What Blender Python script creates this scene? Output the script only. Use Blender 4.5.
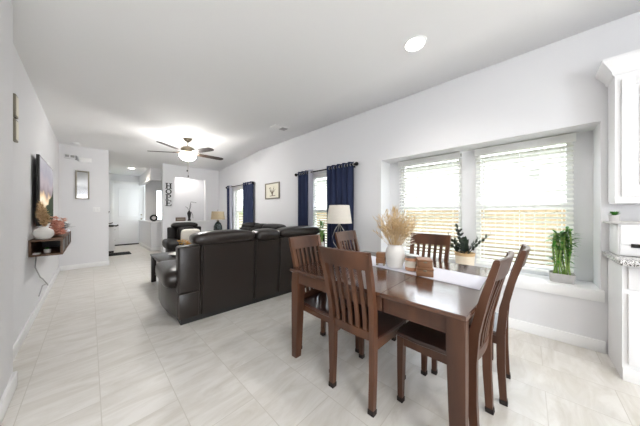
import bpy, bmesh, math, random
from mathutils import Vector, Matrix
random.seed(7)
R = math.radians
for o in list(bpy.data.objects):
    bpy.data.objects.remove(o)
S = bpy.context.scene
COL = S.collection

# ------------------------------------------------------------------ camera
cd = bpy.data.cameras.new('camera')
cam = bpy.data.objects.new('camera', cd)
COL.objects.link(cam)
cam.location = (0, 0, 1.24)
cam.rotation_euler = (R(90), 0, R(-46.5))
cd.sensor_width = 36
cd.lens = 36 * 218.5 / 640
cd.clip_start = 0.05
S.camera = cam

# ------------------------------------------------------------------ world, sun, fill lights, exposure
w = bpy.data.worlds.new('world')
S.world = w
w.use_nodes = True
bg = w.node_tree.nodes['Background']
bg.inputs[0].default_value = (0.84, 0.92, 1.0, 1)
bg.inputs[1].default_value = 2.0
S.view_settings.view_transform = 'Standard'
S.view_settings.look = 'None'
S.view_settings.gamma = 1
S.view_settings.use_curve_mapping = False
S.view_settings.exposure = 1.90
S.cycles.diffuse_bounces = 8
S.cycles.max_bounces = 14


def lamp(name, kind, loc, energy, rot=(0, 0, 0), color=(1, 1, 1), **kw):
    l = bpy.data.lights.new(name, kind)
    l.energy = energy
    l.color = color
    for k, v in kw.items():
        setattr(l, k, v)
    o = bpy.data.objects.new(name, l)
    COL.objects.link(o)
    o.location = loc
    o.rotation_euler = rot
    return o


lamp('sun', 'SUN', (-6, 2, 9), 1.3, (0, R(-48), R(12)), (1, .95, .87), angle=R(1))
# added area lamp at the rear opening, fills the room from behind
lamp('rear_fill_area', 'AREA', (-.9, -3.9, 1.05), 12, (R(90), 0, 0), (1, 1, 1), shape='RECTANGLE', size=1.8, size_y=2.1)

# added point lamps out of view behind the camera, to brighten the ceiling
for px in (-1.2, -.3, .6):
    lamp('rear_fill_point', 'POINT', (px, -1.7, 1.75), 4.5, (0, 0, 0), (1, .99, .98), shadow_soft_size=.14)

# ------------------------------------------------------------------ materials


def rgb(h):
    h = h.lstrip('#')
    c = [int(h[i:i + 2], 16) / 255 for i in (0, 2, 4)]
    return tuple(x / 12.92 if x <= .04045 else ((x + .055) / 1.055) ** 2.4 for x in c) + (1,)


def C4(c):
    return rgb(c) if isinstance(c, str) else tuple(c) + ((1,) if len(c) == 3 else ())


def mat(name, color, rough=.5, metal=0, noise=None, bump=None, spec=None, emit=None, trans=0, coat=0, alpha=1):
    """noise = (colour2, scale, stretch xyz); bump = (scale, strength)"""
    m = bpy.data.materials.new(name)
    m.use_nodes = True
    nt = m.node_tree
    b = nt.nodes['Principled BSDF']
    b.inputs['Base Color'].default_value = C4(color)
    b.inputs['Roughness'].default_value = rough
    b.inputs['Metallic'].default_value = metal
    if spec is not None:
        b.inputs['Specular IOR Level'].default_value = spec
    if coat:
        b.inputs['Coat Weight'].default_value = coat
        b.inputs['Coat Roughness'].default_value = .12
    if trans:
        b.inputs['Transmission Weight'].default_value = trans
    if alpha < 1:
        b.inputs['Alpha'].default_value = alpha
    if emit:
        b.inputs['Emission Color'].default_value = C4(emit[0])
        b.inputs['Emission Strength'].default_value = emit[1]
    tc = None
    if noise or bump:
        tc = nt.nodes.new('ShaderNodeTexCoord')
    if noise:
        c2, sc, st = noise
        mp = nt.nodes.new('ShaderNodeMapping')
        mp.inputs['Scale'].default_value = st
        n = nt.nodes.new('ShaderNodeTexNoise')
        n.inputs['Scale'].default_value = sc
        n.inputs['Detail'].default_value = 5
        r = nt.nodes.new('ShaderNodeValToRGB')
        r.color_ramp.elements[0].position = .32
        r.color_ramp.elements[1].position = .68
        r.color_ramp.elements[0].color = C4(color)
        r.color_ramp.elements[1].color = C4(c2)
        nt.links.new(tc.outputs['Object'], mp.inputs[0])
        nt.links.new(mp.outputs[0], n.inputs['Vector'])
        nt.links.new(n.outputs[0], r.inputs[0])
        nt.links.new(r.outputs[0], b.inputs['Base Color'])
    if bump:
        n = nt.nodes.new('ShaderNodeTexNoise')
        n.inputs['Scale'].default_value = bump[0]
        n.inputs['Detail'].default_value = 3
        bp = nt.nodes.new('ShaderNodeBump')
        bp.inputs['Strength'].default_value = bump[1]
        bp.inputs['Distance'].default_value = .01
        nt.links.new(tc.outputs['Object'], n.inputs['Vector'])
        nt.links.new(n.outputs[0], bp.inputs['Height'])
        nt.links.new(bp.outputs[0], b.inputs['Normal'])
    return m


def floor_material():
    m = bpy.data.materials.new('marbled_floor_tile')
    m.use_nodes = True
    nt = m.node_tree
    N, L = nt.nodes, nt.links
    b = N['Principled BSDF']
    b.inputs['Roughness'].default_value = .32
    tc = N.new('ShaderNodeTexCoord')
    sp = N.new('ShaderNodeSeparateXYZ')
    L.new(tc.outputs['Object'], sp.inputs[0])
    ax = N.new('ShaderNodeMath'); ax.inputs[1].default_value = -.049 + 20 * .355
    ay = N.new('ShaderNodeMath'); ay.inputs[1].default_value = -.62 + 20 * .71
    L.new(sp.outputs[0], ax.inputs[0]); L.new(sp.outputs[1], ay.inputs[0])
    cb = N.new('ShaderNodeCombineXYZ')
    L.new(ay.outputs[0], cb.inputs[0]); L.new(ax.outputs[0], cb.inputs[1])
    br = N.new('ShaderNodeTexBrick')
    br.offset = .5
    br.inputs['Scale'].default_value = 1
    br.inputs['Mortar Size'].default_value = .0025
    br.inputs['Mortar Smooth'].default_value = .2
    br.inputs['Brick Width'].default_value = .71
    br.inputs['Row Height'].default_value = .355
    br.inputs['Bias'].default_value = 0
    br.inputs['Color1'].default_value = (0, 0, 0, 1)
    br.inputs['Color2'].default_value = (1, 1, 1, 1)
    L.new(cb.outputs[0], br.inputs['Vector'])
    # per tile shift of the marbling
    ad = N.new('ShaderNodeVectorMath'); ad.operation = 'MULTIPLY_ADD'
    ad.inputs[1].default_value = (7, 5, 3)
    L.new(br.outputs['Color'], ad.inputs[0]); L.new(tc.outputs['Object'], ad.inputs[2])
    mp = N.new('ShaderNodeMapping')
    mp.inputs['Rotation'].default_value = (0, 0, R(28))
    mp.inputs['Scale'].default_value = (1.0, 3.4, 1)
    L.new(ad.outputs[0], mp.inputs[0])
    n1 = N.new('ShaderNodeTexNoise')
    n1.inputs['Scale'].default_value = 2.3
    n1.inputs['Detail'].default_value = 7
    n1.inputs['Roughness'].default_value = .62
    n1.inputs['Distortion'].default_value = 1.1
    L.new(mp.outputs[0], n1.inputs['Vector'])
    r = N.new('ShaderNodeValToRGB')
    r.color_ramp.elements[0].position = .33
    r.color_ramp.elements[0].color = rgb('#c9c4bb')
    r.color_ramp.elements[1].position = .62
    r.color_ramp.elements[1].color = rgb('#dddad5')
    L.new(n1.outputs[0], r.inputs[0])
    mx = N.new('ShaderNodeMix'); mx.data_type = 'RGBA'
    mx.inputs['B'].default_value = rgb('#c4bfb6')
    L.new(br.outputs['Fac'], mx.inputs['Factor'])
    L.new(r.outputs[0], mx.inputs['A'])
    L.new(mx.outputs['Result'], b.inputs['Base Color'])
    rr = N.new('ShaderNodeMapRange')
    rr.inputs[3].default_value = .26; rr.inputs[4].default_value = .42
    L.new(n1.outputs[0], rr.inputs[0]); L.new(rr.outputs[0], b.inputs['Roughness'])
    bp = N.new('ShaderNodeBump'); bp.invert = True
    bp.inputs['Strength'].default_value = .25; bp.inputs['Distance'].default_value = .004
    L.new(br.outputs['Fac'], bp.inputs['Height']); L.new(bp.outputs[0], b.inputs['Normal'])
    return m


def screen_material():
    """a landscape on the television: clouded sky, bright horizon, dark hill"""
    m = bpy.data.materials.new('screen_picture')
    m.use_nodes = True
    nt = m.node_tree
    N, L = nt.nodes, nt.links
    b = N['Principled BSDF']
    b.inputs['Base Color'].default_value = (.01, .01, .01, 1)
    b.inputs['Roughness'].default_value = .6
    b.inputs['Specular IOR Level'].default_value = .03
    tc = N.new('ShaderNodeTexCoord')
    sp = N.new('ShaderNodeSeparateXYZ')
    L.new(tc.outputs['Object'], sp.inputs[0])
    n = N.new('ShaderNodeTexNoise'); n.inputs['Scale'].default_value = 3.5; n.inputs['Detail'].default_value = 5
    L.new(tc.outputs['Object'], n.inputs['Vector'])
    h = N.new('ShaderNodeMath'); h.operation = 'MULTIPLY_ADD'; h.inputs[1].default_value = .45; h.inputs[2].default_value = -.22
    L.new(n.outputs[0], h.inputs[0])
    s = N.new('ShaderNodeMath'); L.new(sp.outputs[2], s.inputs[0]); L.new(h.outputs[0], s.inputs[1])
    mr = N.new('ShaderNodeMapRange'); mr.inputs[1].default_value = -.4; mr.inputs[2].default_value = .4
    L.new(s.outputs[0], mr.inputs[0])
    r = N.new('ShaderNodeValToRGB')
    e = r.color_ramp.elements
    e[0].position = 0; e[0].color = rgb('#5a5f45')
    e[1].position = 1; e[1].color = rgb('#b9b6ba')
    for p, c in ((.22, '#b58d57'), (.33, '#fff0d6'), (.42, '#e9c9a0'), (.52, '#8d8287'), (.68, '#b5a9ad'), (.8, '#a3a0aa')):
        x = e.new(p); x.color = rgb(c)
    L.new(mr.outputs[0], r.inputs[0])
    # hill: z < -.12 + .28*y
    hl = N.new('ShaderNodeMath'); hl.operation = 'MULTIPLY_ADD'; hl.inputs[1].default_value = .3; hl.inputs[2].default_value = -.14
    L.new(sp.outputs[1], hl.inputs[0])
    lt = N.new('ShaderNodeMath'); lt.operation = 'LESS_THAN'
    zz = N.new('ShaderNodeMath'); L.new(sp.outputs[2], zz.inputs[0])
    h2 = N.new('ShaderNodeMath'); h2.operation = 'MULTIPLY_ADD'; h2.inputs[1].default_value = .2; h2.inputs[2].default_value = -.1
    L.new(n.outputs[0], h2.inputs[0]); L.new(h2.outputs[0], zz.inputs[1])
    L.new(zz.outputs[0], lt.inputs[0]); L.new(hl.outputs[0], lt.inputs[1])
    mx = N.new('ShaderNodeMix'); mx.data_type = 'RGBA'
    mx.inputs['B'].default_value = rgb('#2e3a26')
    L.new(lt.outputs[0], mx.inputs['Factor']); L.new(r.outputs[0], mx.inputs['A'])
    L.new(mx.outputs['Result'], b.inputs['Emission Color'])
    b.inputs['Emission Strength'].default_value = .3
    return m


M = {}
M['wall'] = mat('wall_paint', '#e0e0e2', .75, bump=(180, .04))
M['ceil'] = mat('ceiling_paint', '#f1f1f1', .85, bump=(120, .06))
M['trim'] = mat('white_trim_paint', '#ededed', .45)
M['cab'] = mat('white_cabinet_paint', '#ececed', .38)
M['floor'] = floor_material()
M['wood'] = mat('brown_wood', '#3b241a', .35, noise=('#62402d', 6, (1, 1, .12)), coat=.05, spec=.35)
M['wood_top'] = mat('tabletop_wood', '#3c241a', .16, noise=('#553626', 5, (3, .3, 1)), coat=.5)
M['wood_seat'] = mat('dark_seat_wood', '#2e1712', .28, noise=('#43241b', 6, (1, .2, 1)), coat=.3)
M['felt'] = mat('dark_foot_cap', '#221a17', .8)
M['leather'] = mat('dark_brown_leather', '#271f1b', .30, spec=.42, noise=('#241f1c', 4, (1, 1, 1)), bump=(55, .12))
M['leather_black'] = mat('black_leather', '#13100e', .45, spec=.28, bump=(55, .12))
M['seam'] = mat('seam_thread', '#5b524c', .6)
M['black'] = mat('black_plastic', '#151515', .45)
M['black_metal'] = mat('black_metal', '#1c1a19', .4, metal=.6)
M['dark_wood'] = mat('espresso_wood', '#1f1713', .36, noise=('#2a1f19', 5, (.2, 1, 1)), spec=.35)
M['walnut'] = mat('walnut_shelf_wood', '#5b4231', .5, noise=('#6e523e', 6, (1, .15, 1)))
M['white_cer'] = mat('white_ceramic', '#e9e7e3', .35, bump=(9, .15))
M['cloth_white'] = mat('white_runner_cloth', '#d6d6e0', .85, bump=(260, .15))
M['pampas'] = mat('dried_grass', '#c2a57a', .9, noise=('#d8c29c', 30, (1, 1, 1)))
M['pampas_brown'] = mat('brown_dried_plume', '#bd9d74', .9, noise=('#d8bd95', 30, (1, 1, 1)))
M['petal_white'] = mat('white_petal', '#efe9df', .8)
M['block'] = mat('brown_box_wood', '#7f5739', .5, noise=('#9a7050', 14, (.3, .3, 2)))
M['amber'] = mat('amber_candle_glass', '#d29c78', .12, coat=.3)
M['label'] = mat('paper_label', '#efe7d8', .7)
M['silver'] = mat('brushed_silver', '#c9c7c2', .3, metal=.9)
M['bronze'] = mat('antique_bronze', '#857a68', .35, metal=.8)
M['leaf'] = mat('bamboo_leaf', '#2f7420', .45, noise=('#4f9433', 9, (1, 1, 1)))
M['leaf_dark'] = mat('dark_leaf', '#1c2620', .35, noise=('#2e3a2e', 12, (1, 1, 1)))
M['stalk'] = mat('bamboo_stalk', '#648f3e', .4, noise=('#a3bd6c', 12, (1, 1, 3)))
M['stone'] = mat('grey_pot_stone', '#bdbbba', .7, noise=('#c9c7c6', 20, (1, 1, 1)))
M['basket'] = mat('woven_basket_cream', '#e6d6bf', .85, noise=('#efe3d0', 40, (1, 1, 6)), bump=(120, .5))
M['basket_tan'] = mat('woven_basket_tan', '#c9a677', .85, noise=('#d6b78c', 40, (1, 1, 6)), bump=(120, .5))
M['navy'] = mat('navy_curtain_cloth', '#1b2544', .8, noise=('#222e50', 14, (1, 1, .2)))
M['lining'] = mat('grey_curtain_lining', '#b4b4c0', .85)
M['shade_white'] = mat('white_lamp_shade', '#e8e2d8', .85, noise=('#e2dbd0', 60, (1, 1, 1)))
M['shade_tan'] = mat('tan_lamp_shade', '#b9a88c', .85, noise=('#ac9a7e', 60, (1, 1, 1)))
M['glass_dark'] = mat('smoky_glass', '#3a4a4a', .08, trans=.7)
M['glass'] = mat('window_glass', '#ffffff', .0, trans=1.0, spec=.2)
M['glass'].node_tree.nodes['Principled BSDF'].inputs['IOR'].default_value = 1.02
M['blind'] = mat('white_blind_slat', '#f4f4f2', .5)
nt = M['blind'].node_tree
_t = nt.nodes.new('ShaderNodeBsdfTranslucent'); _t.inputs[0].default_value = (.95, .95, .93, 1)
_m = nt.nodes.new('ShaderNodeMixShader'); _m.inputs[0].default_value = .42
nt.links.new(nt.nodes['Principled BSDF'].outputs[0], _m.inputs[1]); nt.links.new(_t.outputs[0], _m.inputs[2])
nt.links.new(_m.outputs[0], nt.nodes['Material Output'].inputs[0])
M['pillow'] = mat('ivory_pillow_cloth', '#e2ddd2', .9, bump=(90, .2))
M['mirror'] = mat('mirror_glass', '#b4b4b4', .10, metal=1)
M['grey_wood'] = mat('grey_wood_frame', '#8d8779', .6)
M['paper'] = mat('cream_paper', '#e6e1d2', .8)
M['ink'] = mat('brown_ink', '#6d5c48', .8)
M['pink'] = mat('dusty_pink_petal', '#efc6b4', .8, noise=('#dca593', 25, (1, 1, 1)))
M['yellow'] = mat('yellow_petal', '#dcae55', .8)
M['mat_black'] = mat('black_doormat_pile', '#16181c', .95, bump=(200, .4))
M['bowl'] = mat('lit_frosted_glass', '#ffffff', .4, emit=((1, .975, .94), 38))
M['lens'] = mat('lit_downlight_lens', '#ffffff', .4, emit=((1, .97, .92), 6))
M['bulb_hall'] = mat('lit_hall_lens', '#ffffff', .4, emit=((1, .93, .8), 14))
M['blade'] = mat('dark_fan_blade', '#2c211b', .45, noise=('#3b2d24', 5, (.3, 2, 1)))
M['nickel'] = mat('fan_nickel', '#a89f8d', .3, metal=.85)
M['granite'] = mat('speckled_granite', '#e0dfde', .25, noise=('#4a4745', 110, (1, 1, 1)))
M['granite'].node_tree.nodes['Color Ramp'].color_ramp.elements[0].position = .48
M['granite'].node_tree.nodes['Color Ramp'].color_ramp.elements[1].position = .56
M['fence'] = mat('tan_fence_boards', '#7a6a55', .85, noise=('#8f7d65', 5, (1, 8, .3)))
M['siding'] = mat('white_house_siding', '#b9b6b0', .8)
M['grass'] = mat('lawn_grass', '#7b8f4d', .95, noise=('#97a568', 20, (1, 1, 1)))
M['hedge'] = mat('shrub_leaf', '#7d9a4a', .7, noise=('#a3b868', 6, (1, 1, 1)))
M['roof'] = mat('grey_shingle', '#77736e', .9)
M['blue'] = mat('lit_blue_button', '#3038c0', .4, emit=((.1, .1, 1), 1.0))
M['screen'] = screen_material()
M['grey_plastic'] = mat('grey_plastic', '#9a9a98', .5)
M['soil'] = mat('potting_soil', '#3b2d22', .95)

# ------------------------------------------------------------------ mesh helpers


class MB:
    def __init__(s):
        s.bm = bmesh.new()

    def box(s, x0, x1, y0, y1, z0, z1, bev=0, seg=2, rot=None, at=None):
        r = bmesh.ops.create_cube(s.bm, size=1)
        vs = r['verts']
        bmesh.ops.scale(s.bm, verts=vs, vec=(x1 - x0, y1 - y0, z1 - z0))
        bmesh.ops.translate(s.bm, verts=vs, vec=((x0 + x1) / 2, (y0 + y1) / 2, (z0 + z1) / 2))
        if bev:
            ed = list({e for v in vs for e in v.link_edges})
            g = bmesh.ops.bevel(s.bm, geom=ed, offset=bev, segments=seg, affect='EDGES', profile=.5)
            vs = g['verts']
        if rot is not None:
            bmesh.ops.rotate(s.bm, verts=vs, cent=at or (0, 0, 0), matrix=rot)
        return s

    def loft(s, rings, cap=True, closed=True):
        rv = [[s.bm.verts.new(p) for p in ring] for ring in rings]
        n = len(rings[0])
        for a, b in zip(rv, rv[1:]):
            for i in range(n if closed else n - 1):
                j = (i + 1) % n
                s.bm.faces.new((a[i], a[j], b[j], b[i]))
        if cap and closed:
            s.bm.faces.new(list(reversed(rv[0])))
            s.bm.faces.new(rv[-1])
        return s

    def lathe(s, prof, c=(0, 0, 0), n=24, cap=True):
        rings = [[(c[0] + r * math.cos(2 * math.pi * k / n), c[1] + r * math.sin(2 * math.pi * k / n), c[2] + z) for k in range(n)] for r, z in prof]
        return s.loft(rings, cap)

    def tube(s, pts, r, n=8, r1=None):
        pts = [Vector(p) for p in pts]
        rings = []
        up = Vector((0, 0, 1))
        for i, p in enumerate(pts):
            d = (pts[min(i + 1, len(pts) - 1)] - pts[max(i - 1, 0)]).normalized()
            a = d.cross(up)
            if a.length < .05:
                a = d.cross(Vector((0, 1, 0)))
            a.normalize()
            b = d.cross(a).normalized()
            rr = r if r1 is None else r + (r1 - r) * i / (len(pts) - 1)
            rings.append([p + a * rr * math.cos(2 * math.pi * k / n) + b * rr * math.sin(2 * math.pi * k / n) for k in range(n)])
        return s.loft(rings)

    def bar(s, path, wx, wy):
        """rectangular bar in the y-z plane of each path point; wx, wy may be lists"""
        P = [Vector(p) for p in path]
        rings = []
        for i, p in enumerate(P):
            d = (P[min(i + 1, len(P) - 1)] - P[max(i - 1, 0)]).normalized()
            nrm = Vector((1, 0, 0)).cross(d).normalized()
            a = (wx[i] if isinstance(wx, (list, tuple)) else wx) / 2
            b = (wy[i] if isinstance(wy, (list, tuple)) else wy) / 2
            X = Vector((1, 0, 0))
            rings.append([p - X * a - nrm * b, p + X * a - nrm * b, p + X * a + nrm * b, p - X * a + nrm * b])
        return s.loft(rings)

    def puff(s, x0, x1, y0, y1, z0, z1, e=.35, nu=28, nv=16, e2=None):
        e2 = e2 or e
        cx, cy, cz = (x0 + x1) / 2, (y0 + y1) / 2, (z0 + z1) / 2
        rx, ry, rz = (x1 - x0) / 2, (y1 - y0) / 2, (z1 - z0) / 2
        f = lambda v, k: math.copysign(abs(v) ** k, v)
        rings = []
        for i in range(1, nv):
            ph = -math.pi / 2 + math.pi * i / nv
            rings.append([(cx + rx * f(math.cos(ph), e2) * f(math.cos(2 * math.pi * k / nu), e),
                           cy + ry * f(math.cos(ph), e2) * f(math.sin(2 * math.pi * k / nu), e),
                           cz + rz * f(math.sin(ph), e2)) for k in range(nu)])
        return s.loft(rings)

    def sphere(s, c, r, sub=2, sc=(1, 1, 1)):
        g = bmesh.ops.create_icosphere(s.bm, subdivisions=sub, radius=r)
        bmesh.ops.scale(s.bm, verts=g['verts'], vec=sc)
        bmesh.ops.translate(s.bm, verts=g['verts'], vec=c)
        return s

    def torus(s, c, R0, r, axis='z', n=28, k=8, a0=0, a1=2 * math.pi):
        full = abs(a1 - a0 - 2 * math.pi) < 1e-6
        rings = []
        m = n if full else n + 1
        for i in range(m):
            a = a0 + (a1 - a0) * i / n
            ring = []
            for j in range(k):
                b = 2 * math.pi * j / k
                q = ((R0 + r * math.cos(b)) * math.cos(a), (R0 + r * math.cos(b)) * math.sin(a), r * math.sin(b))
                q = {'z': q, 'y': (q[0], q[2], q[1]), 'x': (q[2], q[0], q[1])}[axis]
                ring.append((c[0] + q[0], c[1] + q[1], c[2] + q[2]))
            rings.append(ring)
        if full:
            rings.append(rings[0])
        s.loft(rings, cap=not full)
        if full:
            bmesh.ops.remove_doubles(s.bm, verts=s.bm.verts[:], dist=1e-6)
        return s

    def leaf(s, base, d, up, L, W, bend=.15, seg=4):
        d = Vector(d).normalized(); up = Vector(up)
        side = d.cross(up)
        if side.length < .01:
            side = d.cross(Vector((1, 0, 0)))
        side.normalize(); nrm = side.cross(d).normalized()
        b = Vector(base)
        prev = None
        for i in range(seg + 1):
            t = i / seg
            ww = W / 2 * (math.sin(math.pi * (.12 + .88 * t)) if i < seg else 0.02)
            p = b + d * L * t - nrm * bend * L * t * t
            row = [s.bm.verts.new(p - side * ww), s.bm.verts.new(p + nrm * -.15 * ww), s.bm.verts.new(p + side * ww)]
            if prev:
                s.bm.faces.new((prev[0], prev[1], row[1], row[0]))
                s.bm.faces.new((prev[1], prev[2], row[2], row[1]))
            prev = row
        return s

    def quad(s, *p):
        s.bm.faces.new([s.bm.verts.new(q) for q in p])
        return s

    def build(s, name, m, parent=None, ang=35, kind=None, recalc=True):
        if recalc:
            bmesh.ops.recalc_face_normals(s.bm, faces=s.bm.faces[:])
        me = bpy.data.meshes.new(name)
        s.bm.to_mesh(me)
        s.bm.free()
        me.materials.append(M[m] if isinstance(m, str) else m)
        me.polygons.foreach_set('use_smooth', [True] * len(me.polygons))
        me.set_sharp_from_angle(angle=R(ang))
        o = bpy.data.objects.new(name, me)
        COL.objects.link(o)
        o.parent = parent
        if kind:
            o['kind'] = kind
        return o


def tag(o, label, cat, group=None):
    o['label'] = label
    o['category'] = cat
    if group:
        o['group'] = group
    return o


def thing(name, label, cat, loc=(0, 0, 0), rz=0, group=None):
    o = bpy.data.objects.new(name, None)
    o.empty_display_size = .1
    COL.objects.link(o)
    o.location = loc
    o.rotation_euler = (0, 0, rz)
    return tag(o, label, cat, group)


def copy_tree(o, parent=None):
    c = o.copy()
    COL.objects.link(c)
    c.parent = parent
    for ch in list(o.children):
        copy_tree(ch, c)
    return c


def struct(name, mb, m, parent=None, **kw):
    return mb.build(name, m, parent, kind='structure', **kw)


# ------------------------------------------------------------------ room
XR, XL = 3.135, -.452


def zc(x, y):
    t = min(max((x - XL) / (XR - XL), 0), 1)
    near = 2.70 + .212 * t
    if y < 5.2:
        return near
    u = min((y - 5.2) / 2.6, 1)
    return near + (2.725 - near) * u


struct('floor', MB().box(-3.4, 3.14, -4, 12.2, -.1, 0), 'floor')
# ceiling: flat over the dining end, falling gently beyond a crease over the living end
mb = MB()
xs = [-3.4, XL, .3, 1.0, 1.7, 2.4, 3.14]
ys = [-4, 0, 2.5, 4, 5.2, 6.1, 7.0, 7.8, 9, 11.5]
for i in range(len(xs) - 1):
    for j in range(len(ys) - 1):
        c = [(xs[i], ys[j]), (xs[i + 1], ys[j]), (xs[i + 1], ys[j + 1]), (xs[i], ys[j + 1])]
        mb.quad(*[(x, y, zc(x, y)) for x, y in c])
bmesh.ops.remove_doubles(mb.bm, verts=mb.bm.verts[:], dist=1e-5)
o = struct('ceiling', mb, 'ceil', ang=2)
sm = o.modifiers.new('thick', 'SOLIDIFY'); sm.thickness = .15; sm.offset = -1
for p in o.data.polygons:
    if p.normal.z > 0:
        p.flip()

# right wall with the window recess and two living-room windows
W1, W2 = (5.86, 6.74), (2.42, 3.25)          # living-room windows (y)
ZW0, ZW1 = .56, 2.02
NY0, NY1, NZ0, NZ1, NX = -.475, 1.66, .45, 2.06, 3.45
mb = MB()
T = .16
ztop = 3.05
for y0, y1 in ((NY1, W2[0]), (W2[1], W1[0]), (W1[1], 10.72), (-4, NY0)):
    mb.box(XR, XR + T, y0, y1, -.05, ztop)
for (y0, y1), z0, z1 in ((W1, ZW0, ZW1), (W2, ZW0, ZW1), ((NY0, NY1), NZ0, NZ1)):
    mb.box(XR, XR + T, y0, y1, -.05, z0)
    mb.box(XR, XR + T, y0, y1, z1, ztop)
# recess: back wall with two window holes, cheeks and head
A, B = (.64, 1.475), (-.345, .485)           # recess windows (y)
HZ0, HZ1 = .60, 2.03
for y0, y1 in ((NY0, B[0]), (B[1], A[0]), (A[1], NY1)):
    mb.box(NX, NX + .12, y0, y1, NZ0, NZ1)
for y0, y1 in (A, B):
    mb.box(NX, NX + .12, y0, y1, NZ0, HZ0)
    mb.box(NX, NX + .12, y0, y1, HZ1, NZ1)
mb.box(XR + T, NX + .12, NY0 - .1, NY0, NZ0 - .1, NZ1 + .1)
mb.box(XR + T, NX + .12, NY1, NY1 + .1, NZ0 - .1, NZ1 + .1)
mb.box(XR + T, NX + .12, NY0, NY1, NZ1, NZ1 + .1)
struct('wall_right', mb, 'wall')
struct('trim_1', MB().box(XR - .02, NX, NY0 - .02, NY1 + .02, NZ0, .55, .006), 'trim')   # deep window sill


def window(name, x, y0, y1, z0, z1):
    f = MB()
    fw = .045
    d = .06
    f.box(x, x + d, y0, y0 + fw, z0, z1).box(x, x + d, y1 - fw, y1, z0, z1)
    f.box(x, x + d, y0 + fw, y1 - fw, z0, z0 + fw).box(x, x + d, y0 + fw, y1 - fw, z1 - fw, z1)
    zm = z0 + (z1 - z0) * .485
    f.box(x - .01, x + d, y0 + fw, y1 - fw, zm, zm + .05)
    o = struct(name, f, 'trim')
    g = MB().box(x + .03, x + .034, y0 + fw, y1 - fw, z0 + fw, zm).box(x + .03, x + .034, y0 + fw, y1 - fw, zm + .05, z1 - fw)
    g.build('pane', 'glass', o)
    return o


window('window_1', NX + .03, *A, HZ0, HZ1)
window('window_2', NX + .03, *B, HZ0, HZ1)
window('window_3', XR + .08, *W2, ZW0, ZW1)
window('window_4', XR + .08, *W1, ZW0, ZW1)

# left wall, foreground wall end, far walls and the entry hall
struct('wall_left', MB().box(XL - .14, XL, 2.6, 7.4, -.05, 2.9), 'wall')
struct('wall_front_left', MB().box(-.9, -.375, 2.1, 2.65, -.05, 2.95, .004), 'wall')
YF = 7.23
struct('wall_far_left', MB().box(XL - .14, .31, YF, YF + .15, -.05, 2.95), 'wall')
struct('wall_hall_left', MB().box(.16, .31, YF + .15, 11.4, -.05, 2.95), 'wall')
mb = MB()                                     # hall end wall around the front door
DX0, DX1, DZ = .60, 1.56, 2.40
mb.box(.2, DX0, 11.36, 11.5, -.05, 2.95).box(DX1, 1.75, 11.36, 11.5, -.05, 2.95).box(DX0, DX1, 11.36, 11.5, DZ, 2.95)
struct('wall_hall_end', mb, 'wall')
YB = 7.9
OX0, OX1, OZ0, OZ1 = 1.815, 2.70, .985, 2.36
mb = MB()
mb.box(1.50, OX0, YB, YB + .14, -.05, 2.95).box(OX1, XR + .1, YB, YB + .14, -.05, 2.95)
mb.box(OX0, OX1, YB, YB + .14, -.05, OZ0).box(OX0, OX1, YB, YB + .14, OZ1, 2.95)
mb.box(1.69, XR + .1, YB + .62, YB + .74, -.05, 2.95)     # room wall seen through the opening
struct('wall_far', mb, 'wall')
struct('trim_2', MB().box(OX0 - .05, OX1 + .12, YB - .035, YB + .3, OZ0 - .035, OZ0, .005), 'trim')
mb = MB()                                     # low wall beside the hall with an opening above
mb.box(1.37, 1.69, 8.9, 9.02, -.05, .93).box(1.37, 1.69, 8.9, 9.02, 2.33, 2.95)
mb.box(1.37, 1.47, 9.02, 11.36, -.05, .93).box(1.37, 1.47, 9.02, 11.36, 2.33, 2.95)
mb.box(1.69, 1.8, 8.04, 9.02, -.05, 2.95)
struct('wall_hall_right', mb, 'wall')
struct('trim_3', MB().box(1.345, 1.70, 8.87, 9.05, .93, .962, .004).box(1.345, 1.5, 9.05, 11.36, .93, .962, .004), 'trim')
mb = MB()                                     # alcove wall behind the hall opening with a tall window
mb.box(1.47, 1.80, 10.6, 10.72, -.05, 2.95).box(2.02, 3.13, 10.6, 10.72, -.05, 2.95)
mb.box(1.80, 2.02, 10.6, 10.72, -.05, .95).box(1.80, 2.02, 10.6, 10.72, 2.15, 2.95)
struct('wall_alcove', mb, 'wall')
f = MB()
for q in ((1.80, 1.82), (2.0, 2.02)):
    f.box(q[0], q[1], 10.62, 10.68, .95, 2.15)
f.box(1.82, 2.0, 10.62, 10.68, .95, .98).box(1.82, 2.0, 10.62, 10.68, 2.12, 2.15).box(1.82, 2.0, 10.62, 10.68, 1.2, 1.225)
o = struct('window_5', f, 'trim')
MB().box(1.82, 2.0, 10.648, 10.652, .98, 2.12).build('pane', 'glass', o)
# rear walls behind the camera, with an opening added to admit fill light
mb = MB()
mb.box(-3.4, -1.8, -4.12, -4, -.05, 2.95).box(0, 3.3, -4.12, -4, -.05, 2.95).box(-1.8, 0, -4.12, -4, 2.1, 2.95)
struct('wall_rear', mb, 'wall')
mb = MB()
mb.box(-3.52, -3.4, -4, -2.4, -.05, 2.95).box(-3.52, -3.4, .8, 2.2, -.05, 2.95)
mb.box(-3.52, -3.4, -2.4, .8, -.05, 2.95)
mb.box(-3.4, -.9, 2.1, 2.22, -.05, 2.95)
struct('wall_kitchen', mb, 'wall')


def base(name, boxes):
    mb = MB()
    for b in boxes:
        mb.box(*b, .0, .105, .004)
    struct(name, mb, 'trim')


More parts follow.
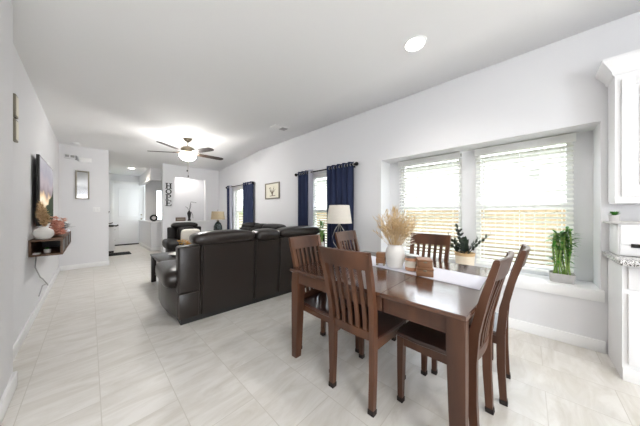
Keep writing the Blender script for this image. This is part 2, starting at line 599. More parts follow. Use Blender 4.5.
base('baseboard_right', [(XR - .014, XR + .002, -.5, 7.9)])
base('baseboard_left', [(XL - .002, XL + .014, 2.65, YF)])
base('baseboard_front_left', [(-.377, -.358, 2.1, 2.667), (-.6, -.358, 2.649, 2.667)])
base('baseboard_far_left', [(XL, .324, YF - .014, YF + .002), (.308, .324, YF, 11.36)])
base('baseboard_hall', [(1.356, 1.372, 8.886, 11.36), (1.356, 1.69, 8.886, 8.902), (1.486, 1.502, 7.886, 8.04), (1.486, XR, 7.886, 7.902)])

# front door
d = MB()
d.box(DX0 + .002, DX1 - .002, 11.455, 11.495, .012, DZ - .002)
for z0, z1 in ((.25, .95), (1.1, 2.2)):
    for b in ((DX0 + .16, DX1 - .16, z0, z0 + .02), (DX0 + .16, DX1 - .16, z1, z1 + .02)):
        d.box(b[0], b[1], 11.440, 11.457, b[2], b[3], .004)
    d.box(DX0 + .16, DX0 + .18, 11.440, 11.457, z0, z1, .004).box(DX1 - .18, DX1 - .16, 11.440, 11.457, z0, z1, .004)
door = struct('door_1', d, 'cab')
k = MB()
for z in (.98, 1.10):
    k.lathe([(.032, 0), (.032, .012), (.012, .014)], (0, 0, 0), 12)
MB().sphere((DX1 - .11, 11.40, 1.0), .032, 2).build('door_knob', 'nickel', door)
MB().sphere((DX1 - .11, 11.43, 1.17), .026, 2).build('deadbolt', 'nickel', door)
f = MB()
f.box(DX0 - .08, DX0 + .03, 11.335, 11.37, 0, DZ + .07, .006).box(DX1 - .03, DX1 + .08, 11.335, 11.37, 0, DZ + .07, .006)
f.box(DX0 + .03, DX1 - .03, 11.335, 11.37, DZ - .03, DZ + .07, .006)
f.build('door_casing', 'trim', door)
MB().box(DX0 + .03, DX1 - .03, 11.28, 11.43, 0, .03, .004).build('threshold', 'black_metal', door)

# ------------------------------------------------------------------ outdoors
struct('ground_yard', MB().box(3.62, 16, -14, 30, -.35, -.05), 'grass')
f = MB()
y = -10.0
while y < 22:
    f.box(6.0, 6.03, y, y + .142, -.05, 1.34)
    y += .15
f.box(6.03, 6.07, -10, 22, .25, .34).box(6.03, 6.07, -10, 22, 1.25, 1.34)
tag(f.build('garden_fence', 'fence'), 'tan board fence standing outside behind the blinds', 'fence')
h = thing('neighbour_house', 'white sided house beyond the garden fence', 'house', (9.2, 0, -.05))
f = MB()
for i in range(20):
    z = i * .16
    f.loft([[(0, -9, z), (.5, -9, z), (.5, -9, z + .16), (.025, -9, z + .16)], [(0, 9.5, z), (.5, 9.5, z), (.5, 9.5, z + .16), (.025, 9.5, z + .16)]])
f.build('siding_wall', 'siding', h)
MB().loft([[(-.4, -9.3, 3.2), (3, -9.3, 4.7), (3, -9.3, 4.8), (-.4, -9.3, 3.3)], [(-.4, 9.8, 3.2), (3, 9.8, 4.7), (3, 9.8, 4.8), (-.4, 9.8, 3.3)]]).build('roof', 'roof', h)
g = MB().box(-.05, .02, -.27, -.02, 2.43, 2.51, .004)
g.box(-.05, .02, -.29, .0, 2.33, 2.35, .004).box(-.05, .02, -.29, .0, 2.59, 2.61, .004)
g.build('wall_vent', 'grey_plastic', h)
rs = random.Random(3)
for n_, (cx, cy, r) in enumerate(((4.9, 10.4, .8),)):
    mb = MB()
    for i in range(420):
        v = Vector((rs.gauss(0, 1), rs.gauss(0, 1), rs.gauss(0, 1))).normalized() * r * rs.uniform(.7, 1)
        v.z *= 1.25
        mb.leaf((cx + v.x, cy + v.y, 1.0 + v.z), (v.x + rs.uniform(-.5, .5), v.y + rs.uniform(-.5, .5), v.z + .3), (0, 0, 1), .16, .09)
    mb.tube([(cx, cy, -.06), (cx, cy, .6)], .03)
    tag(mb.build('garden_shrub', 'hedge'), 'light green shrub outside the far living room window', 'shrub')

# ------------------------------------------------------------------ blinds


def blind(label, y0, y1, x, z0, z1, group):
    t = thing('window_blind', label, 'blind', (x, (y0 + y1) / 2, z0), 0, group)
    L = (y1 - y0) / 2
    H = z1 - z0
    MB().box(-.05, -.03, -L, L, H - .085, H, .004).box(-.03, .03, -L + .01, L - .01, H - .06, H - .01).build('valance', 'blind', t)
    s = MB()
    z = .05
    while z < H - .1:
        s.box(-.024, .024, -L + .012, L - .012, z - .0015, z + .0015, rot=Matrix.Rotation(R(-26), 3, 'Y'), at=(0, 0, z))
        z += .049
    s.build('slats', 'blind', t)
    MB().box(-.026, .026, -L + .012, L - .012, 0, .02, .004).build('bottom_rail', 'blind', t)
    c = MB()
    for q in (-.78, 0, .78):
        c.box(-.029, -.027, q * L - .0015, q * L + .0015, .01, H - .08).box(.027, .029, q * L - .0015, q * L + .0015, .01, H - .08)
    c.build('ladder_cord', 'blind', t)
    return t


g = 'white blinds in the window recess'
b = blind('white slatted blind on the left recess window above the dried grass vase', A[0], A[1] + .01, 3.40, .60, 2.045, g)
MB().tube([(-.04, .32, 1.3), (-.045, .32, .55)], .004).build('tilt_wand', 'blind', b)
b = blind('white slatted blind on the right recess window behind the bamboo pot', B[0] - .01, B[1], 3.40, .60, 2.045, g)
MB().tube([(-.04, .33, 1.3), (-.045, .33, .6)], .004).build('tilt_wand', 'blind', b)
blind('white blind in the window between the curtains beside the white lamp', W2[0] + .01, W2[1] - .01, XR + .045, ZW0 + .01, ZW1 - .005, 'white blinds in the living room windows')
blind('white blind in the far living room window by the tan lamp', W1[0] + .01, W1[1] - .01, XR + .045, ZW0 + .01, ZW1 - .005, 'white blinds in the living room windows')

# ------------------------------------------------------------------ curtains


def rod(label, y0, y1, z):
    t = thing('curtain_rod', label, 'curtain rod', (3.06, (y0 + y1) / 2, z), 0, 'black curtain rods')
    L = (y1 - y0) / 2
    MB().tube([(0, -L, 0), (0, L, 0)], .0125, 10).build('pole', 'black_metal', t)
    for s in (-1, 1):
        m = MB().sphere((0, s * (L + .035), 0), .034, 2)
        m.tube([(0, s * L, 0), (0, s * (L + .02), 0)], .02, 10)
        m.build('finial', 'black_metal', t)
        MB().box(0, .075, s * (L - .06) - .008, s * (L - .06) + .008, -.012, .004).box(.068, .075, s * (L - .06) - .02, s * (L - .06) + .02, -.04, .03).build('bracket', 'black_metal', t)


def curtain(label, y0, y1, z1, waves, m='navy', lining=None, group='navy curtains'):
    t = thing('curtain', label, 'curtain', (3.06, (y0 + y1) / 2, 0.02), 0, group)
    L = y1 - y0
    n = waves * 10

    def sheet(a, b, ymul, m, nm, ph=0):
        k = MB()
        rows = []
        for j in range(9):
            tz = j / 8
            amp = .034 * (1 - .15 * math.sin(3 * tz))
            rows.append([(amp * math.sin(2 * math.pi * waves * i / n + ph) * ymul, -L / 2 + L * i / n + .012 * math.sin(5 * tz + i * .3) * (1 - tz), (z1 + .05 - .02) * tz) for i in range(a, b + 1)])
        k.loft(rows, cap=False, closed=False)
        ob = k.build(nm, m, t, ang=70)
        q = ob.modifiers.new('thick', 'SOLIDIFY'); q.thickness = .005
    if lining:
        cut = int(n * lining)
        sheet(cut, n, 1, m, 'cloth')
        sheet(0, cut, 1, 'lining', 'lining')
    else:
        sheet(0, n, 1, m, 'cloth')
    for i in range(waves * 2):
        y = -L / 2 + L * (i + .0) / (waves * 2)
        MB().torus((0, y, z1 - .02), .022, .005, 'y', 16, 6).build('grommet', 'silver', t)
    return t


rod('black curtain rod over the window beside the white lamp', 2.10, 3.58, 2.06)
rod('black curtain rod over the far living room window', 5.45, 7.05, 2.06)
curtain('wide navy curtain hanging behind the white lamp shade', 2.12, 2.72, 2.06, 5)
curtain('navy curtain with grey lining turned out, left of the window beside the white lamp', 3.10, 3.54, 2.06, 4, lining=.36)
curtain('navy curtain right of the far living room window above the brown sofa', 5.42, 5.95, 2.06, 4)
curtain('narrow navy curtain left of the far window beside the tan lamp', 6.72, 7.02, 2.06, 3, lining=.3)

# ------------------------------------------------------------------ dining table
t = thing('dining_table', 'dark brown wooden dining table with glossy top under the white runner', 'table', (1.80, .85, 0))
TX, TY = .605, .645


def halftop(y0, y1):
    n = 14
    a, b = [], []
    mb = MB()
    pts = []
    bow = .028
    # outline with gently bowed end
    e = y0 if abs(y0) > abs(y1) else y1
    i_ = y1 if e == y0 else y0
    sgn = 1 if e > 0 else -1
    arc = [(-TX + 2 * TX * k / n, e + sgn * bow * (1 - (2 * k / n - 1) ** 2)) for k in range(n + 1)]
    out = [(-TX, i_)] + arc + [(TX, i_)]
    if sgn < 0:
        pass
    def ring(z, s):
        return [(x * (1 - s), (y - i_) * (1 - s) + i_, z) for x, y in out]
    mb.loft([ring(.732, .012), ring(.738, 0), ring(.755, 0), ring(.76, .008)])
    return mb


s_ = -.215
halftop(-TY, s_ - .0012).build('tabletop_leaf', 'wood_top', t)
halftop(TY, s_ + .0012).build('tabletop_leaf', 'wood_top', t)
ap = MB()
for sx in (-1, 1):
    ap.box(sx * .57 - .012, sx * .57 + .012, -.56, s_ - .004, .642, .732, .003).box(sx * .57 - .012, sx * .57 + .012, s_ + .004, .56, .642, .732, .003)
for sy in (-1, 1):
    ap.box(-.53, .53, sy * .61 - .012, sy * .61 + .012, .642, .732, .003)
ap.build('apron', 'wood', t)
for sx in (-1, 1):
    for sy in (-1, 1):
        k = MB()
        cx, cy = sx * .548, sy * .598
        rr = []
        for z, h, off in ((0, .031, .012), (.3, .036, .006), (.62, .042, 0), (.732, .042, 0)):
            X, Y = cx + sx * off, cy + sy * off
            rr.append([(X - h, Y - h, z), (X + h, Y - h, z), (X + h, Y + h, z), (X - h, Y + h, z)])
        k.loft(rr)
        bmesh.ops.bevel(k.bm, geom=[e for e in k.bm.edges if abs(e.verts[0].co.z - e.verts[1].co.z) > .05], offset=.006, segments=2, affect='EDGES')
        k.build('leg', 'wood', t)

# ------------------------------------------------------------------ dining chairs
BACK = [(-.205, 0), (-.192, .25), (-.190, .45), (-.205, .62), (-.245, .80), (-.300, 1.0)]


def by(z):
    for (y0, z0), (y1, z1) in zip(BACK, BACK[1:]):
        if z <= z1:
            u = (z - z0) / (z1 - z0)
            return y0 + (y1 - y0) * u
    return BACK[-1][0]


def make_chair(label):
    t = thing('dining_chair', label, 'chair')
    for s in (-1, 1):
        path = [(s * (.160 + .022 * max(0, (z - .45) / .55)), y, z) for y, z in BACK]
        path = [path[0]] + [((Vector(path[0]) * (1 - u) + Vector(path[1]) * u)) for u in (.06,)] + path[1:]
        ob = MB().bar(path, .036, [.036, .036, .042, .046, .042, .036, .028]).build('back_leg', 'wood', t)
        MB().bar([(s * .160, -.206, 0), (s * .160, -.203, .03)], .041, .041).build('foot_cap', 'felt', ob)
        k = MB().bar([(s * .178, .205, 0), (s * .178, .203, .25), (s * .178, .200, .43)], [.03, .038, .043], [.03, .038, .043])
        ob = k.build('front_leg', 'wood', t)
        MB().bar([(s * .178, .205, 0), (s * .178, .205, .028)], .036, .036).build('foot_cap', 'felt', ob)
    # seat, wider in front, gently dished
    k = MB()
    rings = []
    for z, ins in ((.432, .010), (.438, .002), (.452, 0), (.460, .006)):
        ring = []
        for (x, y) in ((-.178, -.17), (.178, -.17), (.21, .10), (.205, .225), (.15, .238), (-.15, .238), (-.205, .225), (-.21, .10)):
            ring.append((x * (1 - ins * 4), y * (1 - ins * 4), z))
        rings.append(ring)
    k.loft(rings)
    k.build('seat', 'wood_seat', t)
    k = MB()
    k.box(-.16, .16, .188, .208, .375, .432, .003)
    for s in (-1, 1):
        k.bar([(s * .160, -.19, .405), (s * .178, .20, .405)], .02, .056)
    k.build('seat_apron', 'wood', t)

    def curved(z0, z1, half, bow, thick):
        k = MB()
        n = 10
        rings = []
        for i in range(n + 1):
            x = -half + 2 * half * i / n
            dy = -bow * (1 - (x / half) ** 2)
            ring = []
            for z, dd in ((z0, thick / 2), (z1 - .004, thick / 2), (z1, thick / 4), (z1, -thick / 4), (z1 - .004, -thick / 2), (z0, -thick / 2)):
                ring.append((x, by(min(z, 1.0)) + dy + dd, z))
            rings.append(ring)
        return k.loft(rings)
    curved(.90, 1.012, .199, .022, .024).build('crest_rail', 'wood', t)
    curved(.44, .50, .150, .010, .022).build('lower_rail', 'wood', t)
    for i in range(5):
        x = (-2 + i) * .0545
        zz = [.49, .58, .68, .78, .86, .905]
        q = [(x * (1 + .12 * (z - .49)), by(z) - (.010 + .010 * (z - .49) / .41) * (1 - (x / .17) ** 2), z) for z in zz]
        MB().bar(q, .027, .012).build('slat', 'wood', t)
    return t


g = 'dining chairs around the table'
ch = make_chair('brown slat back dining chair nearest the centre foreground, back turned to viewer')
ch['group'] = g
spots = [
    ((1.405, .855), -90, None),
    ((1.475, 1.305), 180, 'brown dining chair beside the sofa back, at the left end of the table'),
    ((2.20, 1.35), 180, 'brown dining chair in front of the white table lamp'),
    ((2.25, .768), 90, 'brown dining chair on the window side of the table behind the candle'),
    ((1.578, .388), -5, 'nearest brown dining chair at the right end of the table'),
    ((2.015, .317), 0, 'brown dining chair at the right end of the table, farther toward the window'),
]
for i, ((x, y), a, lb) in enumerate(spots):
    c = ch if i == 0 else copy_tree(ch)
    c.location = (x, y, 0)
    c.rotation_euler = (0, 0, R(a))
    if lb:
        c['label'] = lb

# ------------------------------------------------------------------ things on the table
ZT = .7605
q = [(1.665, .215), (1.83, 1.475), (2.19, 1.475), (2.03, .215)]
k = MB()
n = 12
rows = []
for i in range(n + 1):
    u = i / n
    a = Vector((q[0][0] + (q[1][0] - q[0][0]) * u, q[0][1] + (q[1][1] - q[0][1]) * u, 0))
    b = Vector((q[3][0] + (q[2][0] - q[3][0]) * u, q[3][1] + (q[2][1] - q[3][1]) * u, 0))
    rows.append([tuple(a.lerp(b, v / 6) + Vector((0, 0, ZT + .0005))) for v in range(7)])
k.loft(rows, cap=False, closed=False)
for v in k.bm.faces:
    pass
o = k.build('table_runner', 'cloth_white')
sm = o.modifiers.new('thick', 'SOLIDIFY'); sm.thickness = .002; sm.offset = 1
bpy.context.view_layer.update()
if o.data.polygons[0].normal.z < 0:
    o.data.flip_normals()
tag(o, 'white cloth runner lying along the dining table', 'table runner')
ZR = ZT + .003

v = MB().lathe([(.05, 0), (.062, .004), (.074, .05), (.081, .10), (.080, .135), (.071, .165), (.060, .18), (.058, .193), (.063, .203), (.058, .201), (.051, .19), (.052, .17), (.05, .05)], (1.85, .845, ZR), 36)
tag(v.build('vase', 'white_cer'), 'white ceramic vase holding dried grass on the table runner', 'vase')


def plume_bouquet(mb, c, z0, n, spread, h0, h1, rs, fluff=.03):
    for i in range(n):
        a = rs.uniform(0, 2 * math.pi)
        s = spread * math.sqrt(rs.random())
        h = rs.uniform(h0, h1) * (1 - .35 * (s / spread) ** 2)
        tip = Vector((c[0] + s * math.cos(a), c[1] + s * math.sin(a), z0 + h))
        b = Vector((c[0] + .22 * s * math.cos(a), c[1] + .22 * s * math.sin(a), z0 - .03))
        mid = b.lerp(tip, .5) + Vector((0, 0, .06 * h))
        pts = [b * (1 - t_) ** 2 + mid * 2 * t_ * (1 - t_) + tip * t_ * t_ for t_ in (0, .25, .5, .75, 1)]
        mb.tube(pts, .0013, 4, .0006)
        d = (tip - mid).normalized()
        for j in range(13):
            u = .45 + .55 * j / 12
            p = b * (1 - u) ** 2 + mid * 2 * u * (1 - u) + tip * u * u
            rd = Vector((rs.uniform(-1, 1), rs.uniform(-1, 1), rs.uniform(-.4, .9))) * .75 + d
            mb.leaf(p, rd, (rs.uniform(-1, 1), rs.uniform(-1, 1), 1), rs.uniform(.6, 1.4) * fluff * 1.6, .005, .2, 2)


rs = random.Random(11)
k = MB()
plume_bouquet(k, (1.85, .845), ZR + .2, 130, .175, .15, .335, rs)
b = thing('dried_grass_bouquet', 'bunch of dried beige grass with white flowers standing in the white vase', 'dried flowers', (0, 0, 0))
k.build('grass_plume', 'pampas', b)
k = MB()
for i in range(16):
    p = Vector((1.87 + rs.uniform(-.05, .08), .73 + rs.uniform(-.05, .03), ZR + .235 + rs.uniform(-.03, .07)))
    for j in range(6):
        a = j * math.pi / 3
        k.leaf(p, (math.cos(a), math.sin(a), .4), (0, 0, 1), .016, .011, .1, 2)
    k.tube([(1.85, .83, ZR + .17), p], .001, 4)
k.build('white_flower', 'petal_white', b)

j = thing('candle_jar', 'pink amber candle jar with pale label and silver lid on the runner', 'candle', (1.855, .70, ZR))
MB().lathe([(.05, 0), (.054, .004), (.055, .07), (.054, .10), (.050, .106)], n=30).build('jar', 'amber', j)
MB().lathe([(.0562, .03), (.0562, .082)], n=30, cap=False).build('label_band', 'label', j)
MB().lathe([(.054, .106), (.055, .108), (.055, .124), (.052, .126)], n=30).build('lid', 'silver', j)


def box_block(label, x, y, z, w, d, h, rz):
    k = thing('wooden_box', label, 'box', (x, y, z), R(rz), 'stacked brown wooden boxes')
    MB().box(-w / 2, w / 2, -d / 2, d / 2, 0, h * .72, .003).build('box_body', 'block', k)
    MB().box(-w / 2 - .002, w / 2 + .002, -d / 2 - .002, d / 2 + .002, h * .74, h, .003).build('lid', 'block', k)
    MB().box(-w / 2 - .006, -w / 2 - .001, -.012, .012, h * .62, h * .8, .001).build('clasp', 'bronze', k)


box_block('lower of two stacked brown wooden boxes beside the candle', 1.785, .58, ZR, .14, .115, .062, 22)
box_block('upper of two stacked brown wooden boxes beside the candle', 1.79, .583, ZR + .0625, .125, .10, .06, 26)
k = thing('wooden_candle_holder', 'brown wooden cube on small metal feet left of the white vase', 'ornament', (1.84, .975, ZR), R(20))
MB().box(-.04, .04, -.04, .04, .022, .068, .003).box(-.038, .038, -.038, .038, .07, .115, .003).build('block', 'block', k)
for sx in (-1, 1):
    for sy in (-1, 1):
        MB().sphere((sx * .03, sy * .03, .0115), .0115, 2).build('foot', 'nickel', k)

# ------------------------------------------------------------------ plants on the sill
ZS = .55
p = thing('potted_plant', 'dark green leafy plant in a cream and tan basket on the window sill', 'plant', (3.235, .57, ZS))
MB().lathe([(.088, 0), (.094, .004), (.105, .16), (.1, .16), (.098, .12)], n=30).build('basket', 'basket', p)
MB().torus((0, 0, .19), .104, .008, 'z', 30, 8).lathe([(.104, .155), (.108, .178), (.108, .192), (.1, .196), (.096, .16)], n=30).build('basket_rim', 'basket_tan', p)
MB().lathe([(.095, .15), (.095, .16)], n=24).build('soil', 'soil', p)
st, lf = MB(), MB()
rs = random.Random(5)
for (a, tilt, h) in ((80, .5, .26), (100, .22, .22), (-88, .62, .33), (-95, .3, .22), (150, .12, .36), (190, .35, .22), (95, .8, .22)):
    a = R(a)
    d = Vector((math.cos(a) * tilt, math.sin(a) * tilt, 1)).normalized()
    pts = [Vector((.02 * math.cos(a), .02 * math.sin(a), .155)) + d * h * u + Vector((math.cos(a), math.sin(a), -.2)) * .05 * u * u for u in (0, .3, .6, 1)]
    st.tube(pts, .006, 6, .003)
    for i in range(6):
        u = .3 + .7 * i / 5
        b = Vector((.02 * math.cos(a), .02 * math.sin(a), .155)) + d * h * u + Vector((math.cos(a), math.sin(a), -.2)) * .05 * u * u
        sd = Vector((-math.sin(a), math.cos(a), 0))
        for s in ((-1, 1) if i < 5 else (0,)):
            lf.leaf(b, d * .9 + sd * s * .8 + Vector((rs.uniform(-.3, .3), rs.uniform(-.3, .3), 0)), (math.cos(a), math.sin(a), .6), .066, .04, .15)
st.build('stem', 'leaf_dark', p)
lf.build('leaves', 'leaf_dark', p)

p = thing('bamboo_plant', 'lucky bamboo with many green stalks in a grey tray pot on the window sill', 'plant', (3.262, -.25, ZS))
k = MB()
for z0 in (0,):
    rings = []
    for z, s in ((0, .9), (.005, .94), (.085, 1), (.088, .99), (.088, .93), (.06, .92)):
        rings.append([(.065 * s * math.copysign(abs(math.cos(a)) ** .35, math.cos(a)), .09 * s * math.copysign(abs(math.sin(a)) ** .35, math.sin(a)), z) for a in [2 * math.pi * i / 32 for i in range(32)]])
    k.loft(rings)
k.build('pot', 'stone', p)
MB().box(-.052, .052, -.076, .076, .055, .068).build('pebbles', 'stone', p)
lf = MB()
for i in range(11):
    yy = -.058 + .0116 * i
    xx = (-.024, .02, 0)[i % 3]
    h = .45 + .07 * rs.random()
    pts, z = [], .06
    wob = rs.uniform(-.012, .012)
    kk = MB()
    prof = []
    while z < h:
        for dz, r in ((0, .0085), (.004, .0068), (.044, .0068)):
            prof.append((r, z + dz))
        z += .048
    rings = []
    for r, zz in prof:
        u = (zz - .06) / .45
        cx, cy = xx + wob * math.sin(5 * u), yy * (1 - .12 * math.sin(3 * u)) + .008 * math.sin(7 * u + i)
        rings.append([(cx + r * math.cos(2 * math.pi * k_ / 8), cy + r * math.sin(2 * math.pi * k_ / 8), zz) for k_ in range(8)])
    kk.loft(rings)
    kk.build('stalk', 'stalk', p)
    for m_ in range(20):
        a = rs.uniform(0, 2 * math.pi)
        zz = .06 + (h - .06) * (.2 + .84 * rs.random() ** .55)
        lf.leaf((xx, yy, zz), (math.cos(a) * .8, math.sin(a), rs.uniform(-.1, 1.1)), (0, 0, 1), rs.uniform(.05, .085) + .025 * (zz > .38), .024, .4)
lf.build('leaves', 'leaf', p)

# ------------------------------------------------------------------ seating


def sofa(name, label, cat, loc, rz, widths, arms=(.22, .22), lm='leather', hb=1.03, depth=.92, group=None, button=True):
    """local x along the sofa, y from the back (0) to the front; widths = list of (width, is_console)"""
    t = thing(name, label, cat, loc, rz, group)
    x = arms[0]
    total = arms[0] + arms[1] + sum(a for a, _ in widths)
    MB().box(.03, total - .03, .06, depth - .08, .0, .07).build('plinth', 'black', t)  # black block stands in for the shaded gap under the seat
    n = len(widths)
    for i, (wd, con) in enumerate(widths):
        x0, x1 = x, x + wd
        k = MB()
        # outer back panel: a slightly raked slab
        rk = []
        for z, y in ((.065, .035), (.45, .0), (.87, -.02), (.885, 0)):
            rk.append([(x0 + .006, y, z), (x1 - .006, y, z), (x1 - .006, y + .12, z), (x0 + .006, y + .12, z)])
        k.loft(rk)
        bmesh.ops.bevel(k.bm, geom=[e for e in k.bm.edges if abs(e.verts[0].co.z - e.verts[1].co.z) > .03], offset=.018, segments=3, affect='EDGES')
        k.build('back_panel', lm, t)
        MB().puff(x0 + .01, x1 - .01, .12, .34, .40, .90, .45).build('back_cushion', lm, t)
        e0 = x0 - (.09 if i == 0 else -.006)
        e1 = x1 + (.09 if i == n - 1 else -.006)
        dz = -.012 if con else 0
        MB().puff(e0, e1, -.075, .22, hb - .175 + dz, hb + dz, .38, 36, 18, .75).build('headrest', lm, t)
        if con:
            MB().box(x0 + .01, x1 - .01, .2, depth - .1, .07, .56, .03, 3).build('console_box', lm, t)
        else:
            MB().puff(x0 + .004, x1 - .004, .2, depth, .27, .49, .3, 32, 14, .5).build('seat_cushion', lm, t)
            MB().box(x0 + .01, x1 - .01, depth - .16, depth - .03, .07, .30, .03, 3).build('footrest', lm, t)
        x = x1
    for s, x0, x1 in ((0, 0, arms[0]), (1, total - arms[1], total)):
        k = MB()
        sg = -1 if s == 0 else 1
        xo, xi = (x0, x1) if s == 0 else (x1, x0)
        prof = ((.04, 0, .40), (.12, .02, .44), (.30, .065, .47), (.55, .085, .52), (depth - .10, .08, .52), (depth - .02, .04, .48))
        k.loft([[(xo + sg * (fl_ - .03), y, .065), (xo + sg * fl_, y, .11), (xo + sg * fl_, y, zt - .08), (xo + sg * (fl_ - .03), y, zt), (xi, y, zt), (xi, y, .065)] for y, fl_, zt in prof])
        arm = k.build('arm', lm, t)
        lo, hi = (x0 - .12, x1 + .015) if s == 0 else (x0 - .015, x1 + .12)
        MB().puff(lo, hi, .08, depth - .01, .38, .62, .3, 36, 18, .65).build('arm_pad', lm, arm)
        MB().box(x0 - .004, x1 - .004, -.012, .15, .36, .875, .025, 3).build('back_wing', lm, t)
        MB().box(x0 + .006, x1 - .012, .028, .06, .07, .35, .012, 2).build('lower_panel', lm, arm)
        MB().tube([(x0 + .010, .032, .08), (x0 + .010, .024, .345), (x1 - .02, .024, .345)], .004, 6).build('piping', 'seam', arm)
        if button and s == 0:
            MB().sphere((x0 - .068, .33, .40), .012, 2, (.4, 1, 1)).build('button', 'blue', arm)
    return t


sofa('sofa', 'dark brown leather reclining sofa with its back to the dining table', 'sofa', (.655, 2.715, 0), R(-3.5), [(.66, 0), (.38, 1), (.72, 0)])
sofa('sofa', 'dark leather sofa along the window wall, only headrests showing above the nearer sofa', 'sofa', (2.93, 3.68, 0), R(90), [(.56, 0), (.34, 1), (.56, 0)], lm='leather_black', hb=1.0, depth=.86, button=False)
sofa('recliner_chair', 'black leather recliner facing the camera with an ivory pillow', 'armchair', (2.11, 6.62, 0), R(176), [(.42, 0)], (.17, .17), 'leather_black', hb=1.0, button=False)
k = MB().puff(-.21, .21, -.05, .05, 0, .36, .28, 36, 18, .4)
o = k.build('throw_pillow', 'pillow')
o.location = (1.73, 6.10, .487)
o.rotation_euler = (R(10), 0, R(-4))
tag(o, 'ivory square pillow resting in the black recliner', 'pillow')

# ------------------------------------------------------------------ living room tables
t = thing('coffee_table', 'dark espresso wooden coffee table beyond the sofa arm', 'table', (1.27, 4.40, 0))
MB().box(-.52, .52, -.55, .55, .465, .50, .008).build('tabletop', 'dark_wood', t)
MB().box(-.47, .47, -.50, .50, .40, .465, .004).build('apron', 'dark_wood', t)
MB().box(-.46, .46, -.49, .49, .12, .145, .004).build('lower_shelf', 'dark_wood', t)
for sx in (-1, 1):
    for sy in (-1, 1):
        MB().box(sx * .475 - .035, sx * .475 + .035, sy * .505 - .035, sy * .505 + .035, 0, .465, .005).build('leg', 'dark_wood', t)
k = thing('flower_dish', 'round grey dish with yellow dried flowers on the coffee table', 'centrepiece', (1.07, 4.42, .5))
MB().lathe([(.06, 0), (.1, .004), (.155, .035), (.15, .038), (.1, .012)], n=28).build('dish', 'silver', k)
fl = MB()
for i in range(26):
    a = rs.uniform(0, 6.28); r = .09 * math.sqrt(rs.random())
    p = Vector((.09 + r * math.cos(a), .02 + r * math.sin(a), rs.uniform(.12, .25)))
    fl.tube([(.05, .02, .012), p], .002, 4)
    for j in range(5):
        b = j * 1.257 + a
        fl.leaf(p, (math.cos(b), math.sin(b), .5), (0, 0, 1), .045, .032, .1, 2)
fl.build('yellow_flower', 'yellow', k)

t = thing('end_table', 'dark end table under the white shaded lamp behind the dining chairs', 'table', (2.74, 2.25, 0))
MB().box(-.28, .24, -.22, .22, .60, .63, .006).build('tabletop', 'dark_wood', t)
MB().box(-.22, .20, -.18, .18, .52, .60).build('apron', 'dark_wood', t)
for sx in (-.21, .19):
    for sy in (-1, 1):
        MB().box(sx - .022, sx + .022, sy * .175 - .022, sy * .175 + .022, 0, .60, .004).build('leg', 'dark_wood', t)
l = thing('table_lamp', 'table lamp with white tapered shade and open teardrop base before the navy curtain', 'lamp', (2.80, 2.225, .63))
MB().lathe([(.075, 0), (.078, .01), (.03, .018), (.012, .03)], n=24).build('lamp_base', 'bronze', l)
k = MB()
for a in range(4):
    c, s = math.cos(a * math.pi / 2 + .4), math.sin(a * math.pi / 2 + .4)
    k.tube([(.02 * c, .02 * s, .02), (.10 * c, .10 * s, .13), (.115 * c, .115 * s, .22), (.075 * c, .075 * s, .33), (.02 * c, .02 * s, .41)], .006, 8)
k.tube([(0, 0, .40), (0, 0, .52)], .009, 8)
k.sphere((0, 0, .415), .025, 2, (1, 1, .7))
k.build('lamp_stem', 'silver', l)
MB().lathe([(.205, .445), (.165, .735), (.162, .735), (.202, .445)], n=40, cap=False).build('lamp_shade', 'shade_white', l)
p = thing('bamboo_plant', 'small green bamboo in a white vase left of the white shaded lamp', 'plant', (2.545, 2.385, .63))
MB().lathe([(.035, 0), (.042, .004), (.046, .09), (.043, .15), (.037, .14), (.036, .03)], n=24).build('pot', 'white_cer', p)
lf = MB()
for i in range(5):
    a = i * 1.26
    MB().tube([(.014 * math.cos(a), .014 * math.sin(a), .03), (.02 * math.cos(a), .02 * math.sin(a), .33)], .006, 8).build('stalk', 'stalk', p)
    for j in range(22):
        b = rs.uniform(0, 6.28)
        lf.leaf((.02 * math.cos(a), .02 * math.sin(a), rs.uniform(.2, .48)), (math.cos(b) * .8, math.sin(b) * .8, rs.uniform(.1, 1.2)), (0, 0, 1), rs.uniform(.06, .11), .02, .3)
lf.build('leaves', 'leaf', p)

t = thing('end_table', 'dark end table in the far corner under the tan shaded lamp', 'table', (2.72, 6.95, 0))
MB().box(-.25, .25, -.25, .25, .56, .59, .006).build('tabletop', 'dark_wood', t)
for sx in (-1, 1):
    for sy in (-1, 1):
        MB().box(sx * .22 - .02, sx * .22 + .02, sy * .22 - .02, sy * .22 + .02, 0, .56, .003).build('leg', 'dark_wood', t)
l = thing('table_lamp', 'table lamp with tan drum shade and smoky glass base in the far corner', 'lamp', (2.74, 6.97, .59))
MB().lathe([(.07, 0), (.10, .02), (.125, .12), (.12, .24), (.08, .34), (.035, .38), (.03, .40)], n=28).build('glass_base', 'glass_dark', l)
MB().lathe([(.04, .39), (.04, .42), (.015, .43), (.012, .49)], n=16).build('neck', 'bronze', l)
MB().lathe([(.20, .45), (.175, .70), (.172, .70), (.197, .45)], n=36, cap=False).build('lamp_shade', 'shade_tan', l)
MB().tube([(0, 0, .48), (0, 0, .735)], .006, 8).sphere((0, 0, .74), .014, 2).build('finial', 'bronze', l)
k = thing('tissue_box', 'small brown box beside the tan shaded lamp', 'box', (2.87, 6.77, .59), R(10))
MB().box(-.07, .07, -.05, .05, 0, .085, .005).build('box_body', 'block', k)
MB().box(-.073, .073, -.053, .053, .087, .105, .004).build('lid', 'bronze', k)

